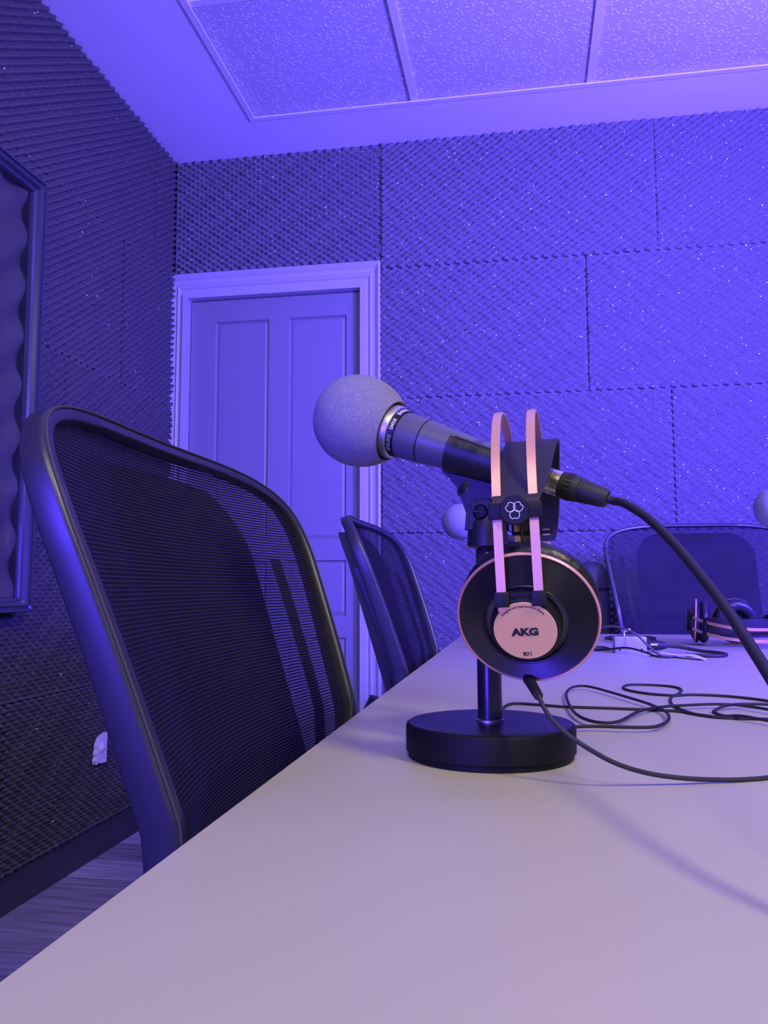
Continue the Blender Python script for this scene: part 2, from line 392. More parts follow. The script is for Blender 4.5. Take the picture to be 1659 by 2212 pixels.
FB, FL = M['foam_back'], M['foam_left']
Z = [0.10, 0.56, 1.066, 1.573, 2.080, 2.578]
for (a, b, r, fp) in [(-0.527, 0.49, 4, 0), (0.49, 1.505, 4, 0), (1.505, XR, 4, 0),
                      (-0.530, 0.235, 3, 0), (0.235, 1.25, 3, 0), (1.25, XR, 3, 0),
                      (-0.527, 0.52, 2, 0), (0.52, 1.53, 2, 0), (1.53, XR, 2, 0),
                      (-0.527, 0.30, 1, 0), (0.30, 1.31, 1, 0), (1.31, XR, 1, 0)]:
    foam_tile(wb, FB, a, b, Z[r], Z[r+1], fp, pb, dep=random.uniform(-0.002, 0.002))
foam_tile(wb, FB, XL+0.035, -0.527, 2.116, 2.578, 1, pb, dep=-0.004)
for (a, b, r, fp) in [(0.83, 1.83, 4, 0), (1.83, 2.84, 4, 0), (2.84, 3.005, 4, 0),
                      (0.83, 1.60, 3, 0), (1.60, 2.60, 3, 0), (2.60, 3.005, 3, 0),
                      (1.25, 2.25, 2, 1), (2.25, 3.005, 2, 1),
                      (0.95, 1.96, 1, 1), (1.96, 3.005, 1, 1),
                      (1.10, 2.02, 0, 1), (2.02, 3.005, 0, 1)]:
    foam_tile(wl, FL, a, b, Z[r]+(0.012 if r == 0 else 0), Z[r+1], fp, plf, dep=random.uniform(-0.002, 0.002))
# baseboards
b_ = MB().prism([(0, 0), (0.015, 0), (0.015, 0.090), (0.010, 0.104), (0.0, 0.108)], 0, YB-YF, Matrix(((1, 0, 0, XL), (0, 0, 1, YF), (0, 1, 0, 0), (0, 0, 0, 1))))
struct('baseboard_left', b_, M['baseboard'])
b_ = MB().prism([(0, 0), (-0.015, 0), (-0.015, 0.090), (-0.010, 0.104), (0.0, 0.108)], -0.50, XR, Matrix(((0, 0, 1, 0), (1, 0, 0, YB), (0, 1, 0, 0), (0, 0, 0, 1))))
struct('baseboard_back', b_, M['baseboard'])

# ------------------------------------------------------------------ door: leaf with six sunk panels, moulded casing
door = empty('door_1', ((DX0+DX1)/2, YB, 0)); door['kind'] = 'structure'
ox, oy = (DX0+DX1)/2, YB
LY = 3.036-oy                                    # leaf face (local y)
cols = [(-1.203-ox, -0.982-ox), (-0.900-ox, -0.670-ox)]; rows = [(0.20, 0.68), (0.761, 0.970), (1.050, 1.921)]
lf = MB(); xs = [DX0+0.004-ox, cols[0][0], cols[0][1], cols[1][0], cols[1][1], DX1-0.004-ox]
zs = [0.008, rows[0][0], rows[0][1], rows[1][0], rows[1][1], rows[2][0], rows[2][1], DZ-0.004]
def slab(x0, x1, z0, z1, ya, yb): return ((x0+x1)/2, (ya+yb)/2, (z0+z1)/2), (x1-x0, yb-ya, z1-z0)
for i in (0, 2, 4): lf.box(*slab(xs[i], xs[i+1], zs[0], zs[-1], LY, LY+0.038))
for i in (1, 3):
    for j in (0, 2, 4, 6): lf.box(*slab(xs[i], xs[i+1], zs[j], zs[j+1], LY, LY+0.038))
lf.build('door_leaf', M['door'], door, smooth=0)
for (a, b) in cols:
    for (c, d) in rows:
        p = MB(); i0, i1 = 0.006, 0.016
        o_ = [(a, c), (b, c), (b, d), (a, d)]; ii = [(a+i0, c+i0), (b-i0, c+i0), (b-i0, d-i0), (a+i0, d-i0)]; kk = [(a+i1, c+i1), (b-i1, c+i1), (b-i1, d-i1), (a+i1, d-i1)]
        vs = [(x, LY+0.001, z) for x, z in o_]+[(x, LY+0.011, z) for x, z in ii]+[(x, LY+0.007, z) for x, z in kk]
        fs = []
        for r in (0, 4): fs += [(r+k, r+(k+1) % 4, r+4+(k+1) % 4, r+4+k) for k in range(4)]
        fs.append((8, 9, 10, 11)); p.add(vs, fs).build('door_panel', M['door'], door, smooth=0)
# jamb lining
MB().box(*slab(DX0-0.019-ox, DX0-ox, 0, DZ+0.019, -0.033, 0.09)).box(*slab(DX1-ox, DX1+0.019-ox, 0, DZ+0.019, -0.033, 0.09)).box(*slab(DX0-ox, DX1-ox, DZ, DZ+0.019, -0.033, 0.09)).build('door_jamb', M['casing'], door, smooth=0)
# casing: moulded profile (distance from the opening, height off the wall) swept with mitred corners
prof = [(0.0, 0), (0.0, 0.020), (0.004, 0.026), (0.012, 0.028), (0.020, 0.026), (0.022, 0.021), (0.036, 0.021), (0.041, 0.027), (0.048, 0.030), (0.054, 0.026), (0.058, 0.023), (0.072, 0.026), (0.080, 0.034), (0.088, 0.038), (0.094, 0.035), (0.0985, 0.033), (0.0985, 0.0)]
LEG = 0.78                                       # the legs show narrower than the head
def casing_piece(p0, p1, out, m0, m1, k=1.0):
    """from p0 to p1 (xz), out: outward dir; m0/m1: growth of each end per unit of profile distance"""
    vs = []; n = len(prof); d = (Vector(p1)-Vector(p0)).normalized()
    for e, (p, mm) in enumerate(((p0, -m0), (p1, m1))):
        for (w_, h) in prof:
            q = Vector(p)+Vector(out)*w_*k+d*(w_*mm); vs.append((q.x, -h, q.y))
    fs = [(i, (i+1) % n, n+(i+1) % n, n+i) for i in range(n)]+[tuple(range(n)), tuple(range(n, 2*n))]
    MB().add(vs, fs).build('door_casing', M['casing'], door, smooth=25)
rz_ = 0.003
casing_piece((DX1-ox+rz_, 0), (DX1-ox+rz_, DZ+rz_), (1, 0), 0, 1, LEG)
casing_piece((DX0-ox-rz_, DZ+rz_), (DX1-ox+rz_, DZ+rz_), (0, 1), LEG, LEG)
casing_piece((DX0-ox-rz_, 0), (DX0-ox-rz_, DZ+rz_), (-1, 0), 0, 1, LEG)

# ------------------------------------------------------------------ framed glazed panel on the left wall
fr = empty('wall_panel', (XL+0.072, 1.55, 1.41))
tag(fr, 'dark lacquered frame with glass over big wavy foam, hung on the left wall', 'framed panel')
FY0, FY1, FZ0, FZ1 = 1.00-1.55, 2.014-1.55, 0.804-1.41, 1.992-1.41
fp = [(0.0, -0.024), (0.0, 0.018), (0.006, 0.026), (0.014, 0.026), (0.018, 0.019), (0.024, 0.019), (0.030, 0.027), (0.044, 0.025), (0.052, 0.014), (0.062, 0.010), (0.066, 0.002), (0.066, -0.024)]
cs = [(FY0, FZ0), (FY1, FZ0), (FY1, FZ1), (FY0, FZ1)]; inn = [(1, 1), (-1, 1), (-1, -1), (1, -1)]
for k in range(4):
    vs = []; n = len(fp)
    for kk in (k, (k+1) % 4):
        for (w_, h) in [(a_*0.60, b_) for a_, b_ in fp]: vs.append((h+0.004, cs[kk][0]+inn[kk][0]*w_, cs[kk][1]+inn[kk][1]*w_))
    MB().add(vs, [(i, (i+1) % n, n+(i+1) % n, n+i) for i in range(n)]).build('frame_rail', M['frame'], fr, smooth=25)
MB().box((0.002, (FY0+FY1)/2, (FZ0+FZ1)/2), (0.003, FY1-FY0-0.06, FZ1-FZ0-0.06)).build('glass', M['glass'], fr, smooth=0)
yy = np.linspace(FY0+0.03, FY1-0.03, 90); zz = np.linspace(FZ0+0.03, FZ1-0.03, 120)
vs = []; fs = []
for y in yy:
    for z in zz:
        h = 0.5+0.5*math.cos(2*PI*(y+0.02)/0.15)*math.cos(2*PI*(z)/0.138*1.0); vs.append((-0.026+0.025*h**0.8, y, z))
for i in range(len(yy)-1):
    for j in range(len(zz)-1): a = i*len(zz)+j; fs.append((a, a+1, a+len(zz)+1, a+len(zz)))
MB().add(vs, fs).build('wavy_foam', M['foam_deep'], fr)

# ragged white plate on the left foam
rp = MB(); out = [(0.030, -0.048), (0.030, 0.046), (0.0, 0.040), (-0.014, 0.034), (-0.022, 0.020), (-0.028, 0.012), (-0.026, -0.002), (-0.033, -0.010), (-0.030, -0.022), (-0.036, -0.032), (-0.030, -0.046), (-0.020, -0.040), (-0.006, -0.046), (0.010, -0.047)]
pt = empty('switch_plate', (XL+0.047, 2.50, 0.355)); tag(pt, 'small ragged-edged white plate on the dark foam beside the near chair', 'wall plate')
Mp = Matrix(((0, 0, 1, 0), (1, 0, 0, 0), (0, 1, 0, 0), (0, 0, 0, 1)))
rp.prism(out, -0.012, 0.004, Mp).build('plate', M['paper'], pt, smooth=0, bevel=0.001)
MB().lathe([(0.0, 0.012), (0.006, 0.011), (0.011, 0.009), (0.015, 0.004), (0.0155, 0.0)], Mp @ Matrix.Translation((-0.006, 0.004, 0.002)), n=20).build('plate_boss', M['paper'], pt)

# ------------------------------------------------------------------ table
TX0, TX1, TY0, TY1, TZ = -0.173, 1.05, -0.50, 2.325, 0.74
tb = empty('meeting_table', ((TX0+TX1)/2, (TY0+TY1)/2, 0)); tag(tb, 'long pale grey laminate meeting table filling the foreground', 'table')
tw, tl = TX1-TX0, TY1-TY0
MB().box((0, 0, TZ-0.0125), (tw, tl, 0.025), bev=0.0015).build('tabletop', M['table'], tb, smooth=30)
MB().box((0, 0, TZ-0.045), (tw-0.34, tl-0.3, 0.035)).build('apron', M['black_metal'], tb, smooth=0)
for sx in (-1, 1):
    for sy in (-1, 1): MB().box((sx*(tw/2-0.22), sy*(tl/2-0.28), (TZ-0.0275)/2), (0.05, 0.05, TZ-0.0275), bev=0.003).build('leg', M['black_metal'], tb, smooth=0)

# ------------------------------------------------------------------ mesh office chair (local: faces +x, lateral = y)
def chair_shape():
    w_, k, h, n, vt, lean, q, conc = 0.26, 0.56, 0.091, 3.512, 0.996, 0.33, 0.212, 0.029
    pts = []
    for x in np.linspace(0.52, vt-h, 22)[:-1]: pts.append((-w_*(1-k*(vt-h-x)), x))
    for a in np.linspace(0, PI/2, 26): pts.append((-w_*math.cos(a)**(2/n) if a < PI/2-1e-6 else 0.0, vt-h+h*math.sin(a)**(2/n) if a > 1e-6 else vt-h))
    pts = pts+[(-u, v) for u, v in pts[-2::-1]]
    return pts, w_, vt
def chair_d(u, v):
    vv = max(v, 0.735)-0.74
    return -0.33*vv-0.212*vv*vv+0.029*(u/0.26)**2 - (0.0 if v > 0.735 else 0.0)
def make_chair():
    root = empty('mesh_office_chair'); pts, W, VT = chair_shape()
    P = [Vector((chair_d(u, v), u, v)) for u, v in pts]; m = len(P)
    nrm = Vector((0.95, 0, 0.31)).normalized()
    A = []; B = []
    for i in range(m):
        t = (P[min(i+1, m-1)]-P[max(i-1, 0)]).normalized(); inw = nrm.cross(t).normalized()
        c = Vector((0, 0, 0.72))-P[i]
        if inw.dot(Vector((0, c.y, c.z))) < 0: inw = -inw
        A.append(inw); B.append(nrm)
    def sec(t):
        e = abs(2*t-1)**4                                         # a little wider at the lower ends
        wi = 0.0108+0.005*e; de = 0.0165+0.0115*max(0.0, (abs(2*t-1)-0.35)/0.65)
        return [(0.0004, -0.0012), (0.0018, 0.0), (wi-0.001, 0.0), (wi, -0.0012), (wi, -0.004), (wi-0.001, -de+0.004), (0.005, -de), (0.0010, -de+0.0012), (0.0, -de+0.0030), (0.0, -0.0035)]
    MB().sweep(P, A, B, sec).build('back_frame', M['chair_plastic'], root, smooth=50)
    bead = [P[i]+A[i]*0.0022+B[i]*0.0006 for i in range(m)]
    MB().tube(bead, 0.0009, n=6).build('edge_bead', M['bead'], root)
    # woven mesh: flat cords across, fine threads up
    def surf(u, v):
        sag = 0.010*(1-(u/0.245)**2)
        return Vector((chair_d(u, v)-0.006-sag, u, v))
    def half(v):
        k, h, n = 0.56, 0.091, 3.512
        if v < VT-h: return 0.26*(1-k*(VT-h-v))-0.010
        s = min(1.0, (v-(VT-h))/(h-0.008)); s = s**(n/2)
        return max(0.0, 0.252*math.sqrt(max(0, 1-s*s))**(2/n))-0.002
    mb = MB(); v = 0.53; pitch = 0.0029; seg = 30
    while v < VT-0.009:
        hw = half(v)
        if hw > 0.02:
            vs = []
            for i in range(seg+1):
                u = -hw+2*hw*i/seg; e = max(0.0, (abs(u)/hw-0.86)/0.14); vv = v+0.004*e*e*(1 if v > 0.8 else 1)
                p = surf(u, vv); q = 0.00084*(1-0.1*e)
                vs += [p+Vector((0.0, 0, -q)), p+Vector((0.0006, 0, 0)), p+Vector((0.0, 0, q))]
            fs = []
            for i in range(seg):
                a = i*3; fs += [(a, a+3, a+4, a+1), (a+1, a+4, a+5, a+2)]
            mb.add(vs, fs)
        v += pitch
    u = -0.246
    while u < 0.2465:
        lo, hi = 0.53, VT-0.012
        while hi > lo and half(hi) < abs(u): hi -= 0.004
        while lo < hi and half(lo) < abs(u): lo += 0.004
        if hi-lo > 0.02:
            n = max(4, int((hi-lo)/0.022)); vs = []
            for i in range(n+1):
                p = surf(u, lo+(hi-lo)*i/n)+Vector((-0.0004, 0, 0)); vs += [p+Vector((0, -0.00022, 0)), p+Vector((0, 0.00022, 0)), p+Vector((-0.0003, 0, 0))]
            mb.add(vs, [(3*i+a_, 3*i+(a_+1) % 3, 3*i+3+(a_+1) % 3, 3*i+3+a_) for i in range(n) for a_ in range(3)])
        u += 0.0017
    o = mb.build('back_mesh', M['mesh'], root, smooth=0); o['kind'] = 'stuff'
    # padded support panel and uprights behind the mesh
    bp = []; W2, T2 = 0.162, 0.966
    poly = [(-W2*0.86, 0.50), (-W2, 0.70), (-W2, T2-0.06)]
    for a in np.linspace(PI, PI/2, 7): poly.append((-W2+0.07+0.07*math.cos(a), T2-0.07+0.07*math.sin(a)))
    poly += [(-u_, v_) for u_, v_ in poly[::-1]]
    n = len(poly); vs = [(chair_d(u_, v_)-0.024, u_, v_) for u_, v_ in poly]+[(chair_d(u_, v_)-0.036, u_, v_) for u_, v_ in poly]
    cen = [(chair_d(0, z_)-0.034, 0, z_) for z_ in (0.72,)]
    # grid-free n-gon fan keeps it cheap but curved
    vs += [(chair_d(0, 0.72)-0.034, 0, 0.72), (chair_d(0, 0.72)-0.048, 0, 0.72)]
    fs = [(i, (i+1) % n, 2*n) for i in range(n)]+[(n+(i+1) % n, n+i, 2*n+1) for i in range(n)]+[(i, n+i, n+(i+1) % n, (i+1) % n) for i in range(n)]
    MB().add(vs, fs).build('support_panel', M['panel'], root, smooth=60)
    for sgn in (-1, 1):
        pts3 = [Vector((chair_d(0.2, v_)-0.021, sgn*(half(v_)-0.040), v_)) for v_ in np.linspace(0.56, 0.900, 12)]
        MB().sweep(pts3, [Vector((0, 1, 0))]*12, [Vector((1, 0, 0))]*12, [(-0.0055, -0.004), (0.0055, -0.004), (0.0055, 0.004), (-0.0055, 0.004)]).build('back_upright', M['chair_plastic'], root, smooth=0)
    spine = [Vector((-0.06, 0, 0.66)), Vector((-0.085, 0, 0.60)), Vector((-0.085, 0, 0.52)), Vector((-0.05, 0, 0.44)), Vector((0.06, 0, 0.405)), Vector((0.16, 0, 0.40))]
    MB().tube(catmull(spine, 5), 0.022, n=10).build('spine', M['chair_plastic'], root)
    bar_ = [Vector((chair_d(0.2, 0.53)-0.03, y, 0.545)) for y in np.linspace(-0.205, 0.205, 9)]
    MB().tube([Vector((p.x-0.03*(1-(p.y/0.21)**2), p.y, p.z)) for p in bar_], 0.016, n=8).build('lower_crossbar', M['chair_plastic'], root)
    # seat with waterfall front
    sp = []
    for a in np.linspace(0, 2*PI, 40, endpoint=False):
        c, s_ = math.cos(a), math.sin(a); e = 2/3.6
        sp.append((0.235*math.copysign(abs(c)**e, c)+0.265, 0.245*math.copysign(abs(s_)**e, s_)))
    st = MB(); lv = [(0.90, 0.445), (0.985, 0.452), (1.0, 0.468), (0.985, 0.488), (0.93, 0.500), (0.6, 0.505), (0.0, 0.503)]
    vs = []; fs = []; n = len(sp)
    for sc, z_ in lv:
        for (x, y) in sp: xx = 0.265+(x-0.265)*sc; vs.append((xx, y*sc, z_-0.03*max(0, (xx-0.38)/0.12)**2*0.6))
    for j in range(len(lv)-1): fs += [(j*n+i, j*n+(i+1) % n, (j+1)*n+(i+1) % n, (j+1)*n+i) for i in range(n)]
    fs.append(tuple(range(n)))
    st.add(vs, fs).build('seat', M['chair_fabric'], root)
    MB().box((0.22, 0, 0.425), (0.26, 0.20, 0.035), bev=0.006).build('seat_mechanism', M['chair_plastic'], root)
    MB().lathe([(0.0, 0.115), (0.026, 0.115), (0.026, 0.28), (0.015, 0.285), (0.015, 0.41), (0, 0.41)], Matrix.Translation((0.22, 0, 0)), n=20).build('gas_column', M['black_metal'], root)
    for k in range(5):
        a = 2*PI*k/5+0.3; d = Vector((math.cos(a), math.sin(a), 0)); c = Vector((0.22, 0, 0))
        pp = [c+d*0.02+Vector((0, 0, 0.115)), c+d*0.15+Vector((0, 0, 0.10)), c+d*0.29+Vector((0, 0, 0.072))]
        lg = MB().tube(catmull(pp, 4), 0.02, n=8, rfun=lambda t: 0.022-0.008*t).build('base_arm', M['chair_plastic'], root)
        wc = c+d*0.29+Vector((0, 0, 0.027)); Mx = frame_mx(wc, (-d.y, d.x, 0), (0, 0, 1))
        MB().lathe([(0, -0.022), (0.022, -0.021), (0.027, -0.016), (0.027, -0.004), (0.012, -0.003), (0.012, 0.003), (0.027, 0.004), (0.027, 0.016), (0.022, 0.021), (0, 0.022)], Mx, n=18).build('caster', M['chair_plastic'], lg)
    return root
ch = make_chair(); ch.location = (-0.212, 0.667, 0)
tag(ch, 'black mesh-back office chair in the left foreground, closest to the camera', 'chair', 'mesh office chairs around the table')
c2 = copy_tree(ch); c2.location = (-0.210, 1.522, 0); tag(c2, 'black mesh-back office chair in front of the panelled door, half hidden by the table edge')
c3 = copy_tree(ch); c3.location = (0.483, 2.424, 0.0); c3.rotation_euler = (0, 0, -PI/2); tag(c3, 'black mesh-back office chair at the far end of the table, facing the camera')
for o in list(c3.children):        # raised on its gas column
    if o.name.split('.')[0] not in ('base_arm', 'gas_column'): o.location.z += 0.058
    if o.name.split('.')[0] == 'gas_column': o.scale.z = 1.14

# ------------------------------------------------------------------ desk microphone stand, clip, microphone
PC = Vector((-0.0295, 0.6475, TZ))          # stand axis on the table
aH = Vector((-0.8994, 0.2614, 0.3504)).normalized()     # towards the microphone head
P1 = Vector((-0.0899, 0.656, 0.9898))
eH = Vector((aH.x, aH.y, 0)).normalized(); nH = Vector((-eH.y, eH.x, 0))    # nH: sideways in the table plane
if nH.y > 0: nH = -nH                      # nH points to the camera side
stand = empty('desk_microphone_stand', PC)
tag(stand, 'black desk microphone stand with heavy round base, nearest the camera', 'microphone stand', 'round-base desk microphone stands')
base = MB().lathe([(0, 0), (0.0615, 0), (0.0625, 0.0008), (0.0625, 0.0042), (0.0645, 0.0052), (0.0645, 0.0225), (0.0637, 0.0246), (0.0622, 0.0256), (0.0, 0.0256)], n=96).build('base', M['stand'], stand, smooth=30)
MB().lathe([(0.0622, 0.0256), (0.0600, 0.0260), (0.0, 0.0260)], n=96).build('base_top', M['stand_top'], base)
MB().lathe([(0.0094, 0.0255), (0.0094, 0.1570), (0.0085, 0.1583), (0.0, 0.1583)], n=32).build('pole', M['pole'], stand)
MB().lathe([(0.0108, 0.0258), (0.0108, 0.0275), (0.0094, 0.0280)], n=32).build('pole_collar', M['silver'], stand)
# bracket: threaded socket flaring into two arch-shaped cheeks
MB().lathe([(0.0062, 0.157), (0.0145, 0.1592), (0.0158, 0.1600), (0.0156, 0.168), (0.0147, 0.178), (0.0132, 0.183), (0.0, 0.184)], n=36).build('socket', M['rubber'], stand)
Mc = Matrix((( eH.x, 0, nH.x, 0), (eH.y, 0, nH.y, 0), (0, 1, 0, 0), (0, 0, 0, 1)))   # local (e, z, n)
def arch(hw, z0, z1, hw_top):
    p = [(-hw, z0)]
    for a in np.linspace(PI, 0, 15): p.append((hw_top*math.cos(a), z1-hw_top+hw_top*math.sin(a)))
    p.append((hw, z0)); return p
for sg in (1, -1):
    ck = MB().prism(arch(0.0145, 0.172, 0.1965, 0.0135), 0.0085*sg, 0.0128*sg, Mc).build('cheek', M['rubber'], stand, smooth=30, bevel=0.0008)
    rim = [Mc @ Vector((x*0.80, 0.172+(z-0.172)*0.88+0.001, 0.0130*sg)) for x, z in arch(0.0145, 0.174, 0.1965, 0.0130)]
    MB().tube(catmull(rim, 3), 0.0006, n=6).build('cheek_rim', M['bead'], ck)
    MB().lathe([(0.0062, 0.0), (0.0060, 0.0014), (0.0045, 0.0030), (0.0, 0.0036)], frame_mx(Mc @ Vector((0.001, 0.1860, 0.0126*sg)), nH*sg, eH), n=24).build('hinge_screw', M['hub'], ck)
    MB().box(Mc @ Vector((0.001, 0.1860, 0.0161*sg)), (0.0105, 0.0012, 0.0012), Rm=Mc.to_3x3() @ Matrix.Rotation(0.15, 3, 'Z')).build('screw_slot', M['dark_print'], ck, smooth=0)
# clip: sprung shell around the handle plus a web down to the hinge
Ms = frame_mx(P1-PC, -aH, (0, 0, 1))        # local z runs head -> tail, local x is up
ys = (Ms.to_3x3() @ Vector((0, 1, 0))).dot(nH)  # sign of local y against the camera side
def r_handle(s_): return 0.0187-0.070*s_ if s_ > -0.008 else 0.0190
a_open = math.radians(56)
clip = MB(); prof_c = []
for s_, dr in ((0.038, 0.0012), (0.0385, 0.0024), (0.055, 0.0024), (0.08, 0.0026), (0.104, 0.0026), (0.1045, 0.0012)): prof_c.append((r_handle(s_)+dr, s_))
prof_in = [(r_handle(s_)+0.0004, s_) for s_ in (0.1045, 0.08, 0.055, 0.038)]
clip.lathe(prof_c+prof_in+[prof_c[0]], Ms, n=48, a0=a_open, a1=2*PI-a_open, capped=True)
clip_o = clip.build('clip_shell', M['rubber'], stand, smooth=40)
# raised lip along the shell's edge
for sg in (1, -1):
    lp = [Ms @ Vector(((r_handle(s_)+0.0022)*math.cos(a_open), sg*(r_handle(s_)+0.0022)*math.sin(a_open), s_)) for s_ in np.linspace(0.042, 0.098, 8)]
    MB().tube(lp, 0.0010, n=8).build('shell_lip', M['rubber'], clip_o)
def web_with_hole():
    z0 = TZ
    o_ = [(0.0345, 0.9592), (0.0275, 0.9540), (0.0225, 0.9470), (0.0190, 0.9370), (0.0155, 0.9260), (0.0110, 0.9200), (0.0, 0.9165), (-0.0105, 0.9200), (-0.0140, 0.9300), (-0.0190, 0.9370), (-0.0285, 0.9385), (-0.028, 0.9412), (0.0, 0.9505), (0.0345, 0.9628)]
    bm = bmesh.new(); loops = []
    ov = [bm.verts.new((x, z-z0, 0)) for x, z in o_]
    hv = []
    for a in np.linspace(0, 2*PI, 16, endpoint=False):
        x, y = 0.0066*math.cos(a), 0.0034*math.sin(a); ca, sa = math.cos(-0.95+PI), math.sin(-0.95+PI)
        hv.append(bm.verts.new((0.0165+x*ca-y*sa, 0.9462-z0+x*sa+y*ca, 0)))
    es = []
    for L_ in (ov, hv):
        for i in range(len(L_)): es.append(bm.edges.new((L_[i], L_[(i+1) % len(L_)])))
    bmesh.ops.triangle_fill(bm, use_beauty=True, edges=es)
    r = bmesh.ops.extrude_face_region(bm, geom=bm.faces[:])
    for g in r['geom']:
        if isinstance(g, bmesh.types.BMVert): g.co.z = 0.0145
    for v_ in bm.verts: v_.co.z -= 0.00725
    for v_ in bm.verts: v_.co.z *= 0.72+0.55*max(0.0, min(1.0, (v_.co.y-0.185)/0.03))
    bm.verts.index_update(); mb = MB().add([Mc @ v_.co for v_ in bm.verts], [tuple(v_.index for v_ in f.verts) for f in bm.faces]); bm.free()
    ring = []
    for a in np.linspace(0, 2*PI, 20, endpoint=False):
        x, y = 0.0072*math.cos(a), 0.0040*math.sin(a); ca, sa = math.cos(-0.95+PI), math.sin(-0.95+PI)
        ring.append(Mc @ Vector((0.0165+x*ca-y*sa, 0.9462-z0+x*sa+y*ca, 0.0068)))
    mb.tube(ring, 0.0007, n=6, closed=True)
    return mb
web_with_hole().build('clip_web', M['rubber'], stand, smooth=40)
# moulded word on the camera side of the shell (dark on dark relief)
def wrap_shell(ang, s0):
    def f(v):
        rr = r_handle(s0+v.x)+0.0025+v.z; a = ang+v.y/rr
        return Ms @ Vector((rr*math.cos(a*1.0), ys*rr*math.sin(a), s0+v.x))
    return f
# text x must run towards the tail for a reader on the camera side
def wrap_word(s0, ang):
    def f(v):
        rr = r_handle(s0+v.x)+0.0025+v.z; a = ang-v.y/rr
        return Ms @ Vector((rr*math.cos(a), ys*rr*math.sin(a), s0+v.x))
    return f
text_mb('SHURE', 0.0060, 0.0004, 0.0003, 1.20, wrap_word(0.0535, math.radians(82))).build('lettering', M['dark_print'], clip_o, smooth=0)

mic = empty('microphone', tuple(P1-aH*0.067)); mo = Vector(mic.location)
tag(mic, 'grey handheld microphone with foam ball, in the clip of the nearest desk stand', 'microphone', 'microphones on desk stands')
Mm = frame_mx(P1-mo, -aH, (0, 0, 1))
MB().lathe([(0.0, -0.0095), (0.0178, -0.0085), (0.0187, -0.0075), (0.0190, -0.0050), (0.0183, 0.0122), (0.0175, 0.0124), (0.0175, 0.0130), (0.0181, 0.0132), (r_handle(0.03), 0.03), (r_handle(0.06), 0.06), (r_handle(0.09), 0.09), (0.0116, 0.1120), (0.0110, 0.1135), (0.0, 0.1135)], Mm, n=64).build('handle', M['mic_grey'], mic, smooth=30)
MB().lathe([(0.0, -0.0080), (0.0196, -0.0080), (0.0200, -0.0136), (0.0, -0.0136)], Mm, n=64).build('name_band', M['band'], mic, smooth=30)
MB().lathe([(0.0200, -0.0132), (0.0214, -0.0136), (0.0222, -0.0155), (0.0224, -0.0260), (0.0212, -0.0290), (0.0, -0.0290)], Mm, n=64).build('collar', M['silver'], mic, smooth=50)
MB().lathe([(0.0181, 0.0121), (0.0184, 0.0123), (0.0184, 0.0131), (0.0180, 0.0133)], Mm, n=64).build('seam_ring', M['dark_print'], mic)
def wrap_band(s0, ang0):
    rr0 = 0.0200
    def f(v):
        a = ang0-v.x/rr0           # text runs upwards on the camera side, tops towards the foam
        rr = rr0+v.z
        return Mm @ Vector((rr*math.cos(a), ys*rr*math.sin(a), s0-v.y))
    return f
text_mb('SHURE', 0.0044, 0.0002, 0.0001, 1.12, wrap_band(-0.0091, math.radians(122))).build('lettering', M['grey_print'], mic, smooth=0)
text_mb('SM58', 0.0044, 0.0002, 0.00005, 1.0, wrap_band(-0.0091, math.radians(75))).build('lettering', M['white_print'], mic, smooth=0)
text_mb('SHURE', 0.0044, 0.0002, 0.0001, 1.12, wrap_band(-0.0091, math.radians(26))).build('lettering', M['white_print'], mic, smooth=0)
fo = []
for t in np.linspace(PI, PI/2, 20): fo.append((0.0385*math.sin(t), -0.0525+0.0385*math.cos(t)))
for x in np.linspace(0.003, 0.0322, 16): fo.append((0.0385*math.sqrt(1-(x/0.0440)**2), -0.0525+x))
fo[0] = (0.0, fo[0][1]); fo += [(0.0258, -0.0198), (0.0254, -0.0188)]
fm = MB().lathe(fo, Mm, n=72).build('foam_windscreen', M['foam_mic'], mic, smooth=60)
MB().lathe([(0.0254, -0.0188), (0.0246, -0.0186), (0.0240, -0.0200), (0.0232, -0.0280), (0.0200, -0.0285)], Mm, n=72).build('foam_mouth', M['foam_cut'], fm, smooth=50)

# ------------------------------------------------------------------ microphone cable with plug
cb_ = empty('microphone_cable', tuple(P1-aH*0.115)); co_ = Vector(cb_.location)
tag(cb_, 'thick black microphone cable with plug, arching from the nearest microphone off to the right', 'cable')
Mx = frame_mx(P1-co_, -aH, (0, 0, 1))
MB().lathe([(0.0, 0.112), (0.0096, 0.112), (0.0096, 0.1165), (0.0092, 0.1168), (0.0092, 0.1172), (0.0096, 0.1175), (0.0096, 0.1225), (0.0092, 0.1228), (0.0092, 0.1232), (0.0096, 0.1235), (0.0096, 0.1295), (0, 0.1295)], Mx, n=48).build('plug_sleeve', M['plug'], cb_, smooth=25)
kb = MB().lathe([(0.0, 0.1285), (0.0094, 0.1285), (0.0098, 0.1300), (0.0098, 0.1425), (0.0093, 0.1435), (0.0088, 0.1440), (0, 0.1440)], Mx, n=48).build('plug_body', M['cable'], cb_, smooth=30)
for k in range(20):
    a = 2*PI*k/20; p0 = Mx @ Vector((0.0098*math.cos(a), 0.0098*math.sin(a), 0.1325)); p1 = Mx @ Vector((0.0094*math.cos(a), 0.0094*math.sin(a), 0.1412))
    MB().tube([p0, (p0+p1)/2, p1], 0.0007, n=5, rfun=lambda t: 0.0003+0.0006*math.sin(PI*t)).build('grip_rib', M['cable'], kb)
MB().lathe([(0.0, 0.1442), (0.0090, 0.1442), (0.0090, 0.1470), (0.0070, 0.1640), (0.0062, 0.1655), (0.0, 0.1655)], Mx, n=40).build('plug_boot', M['cable'], cb_, smooth=40)
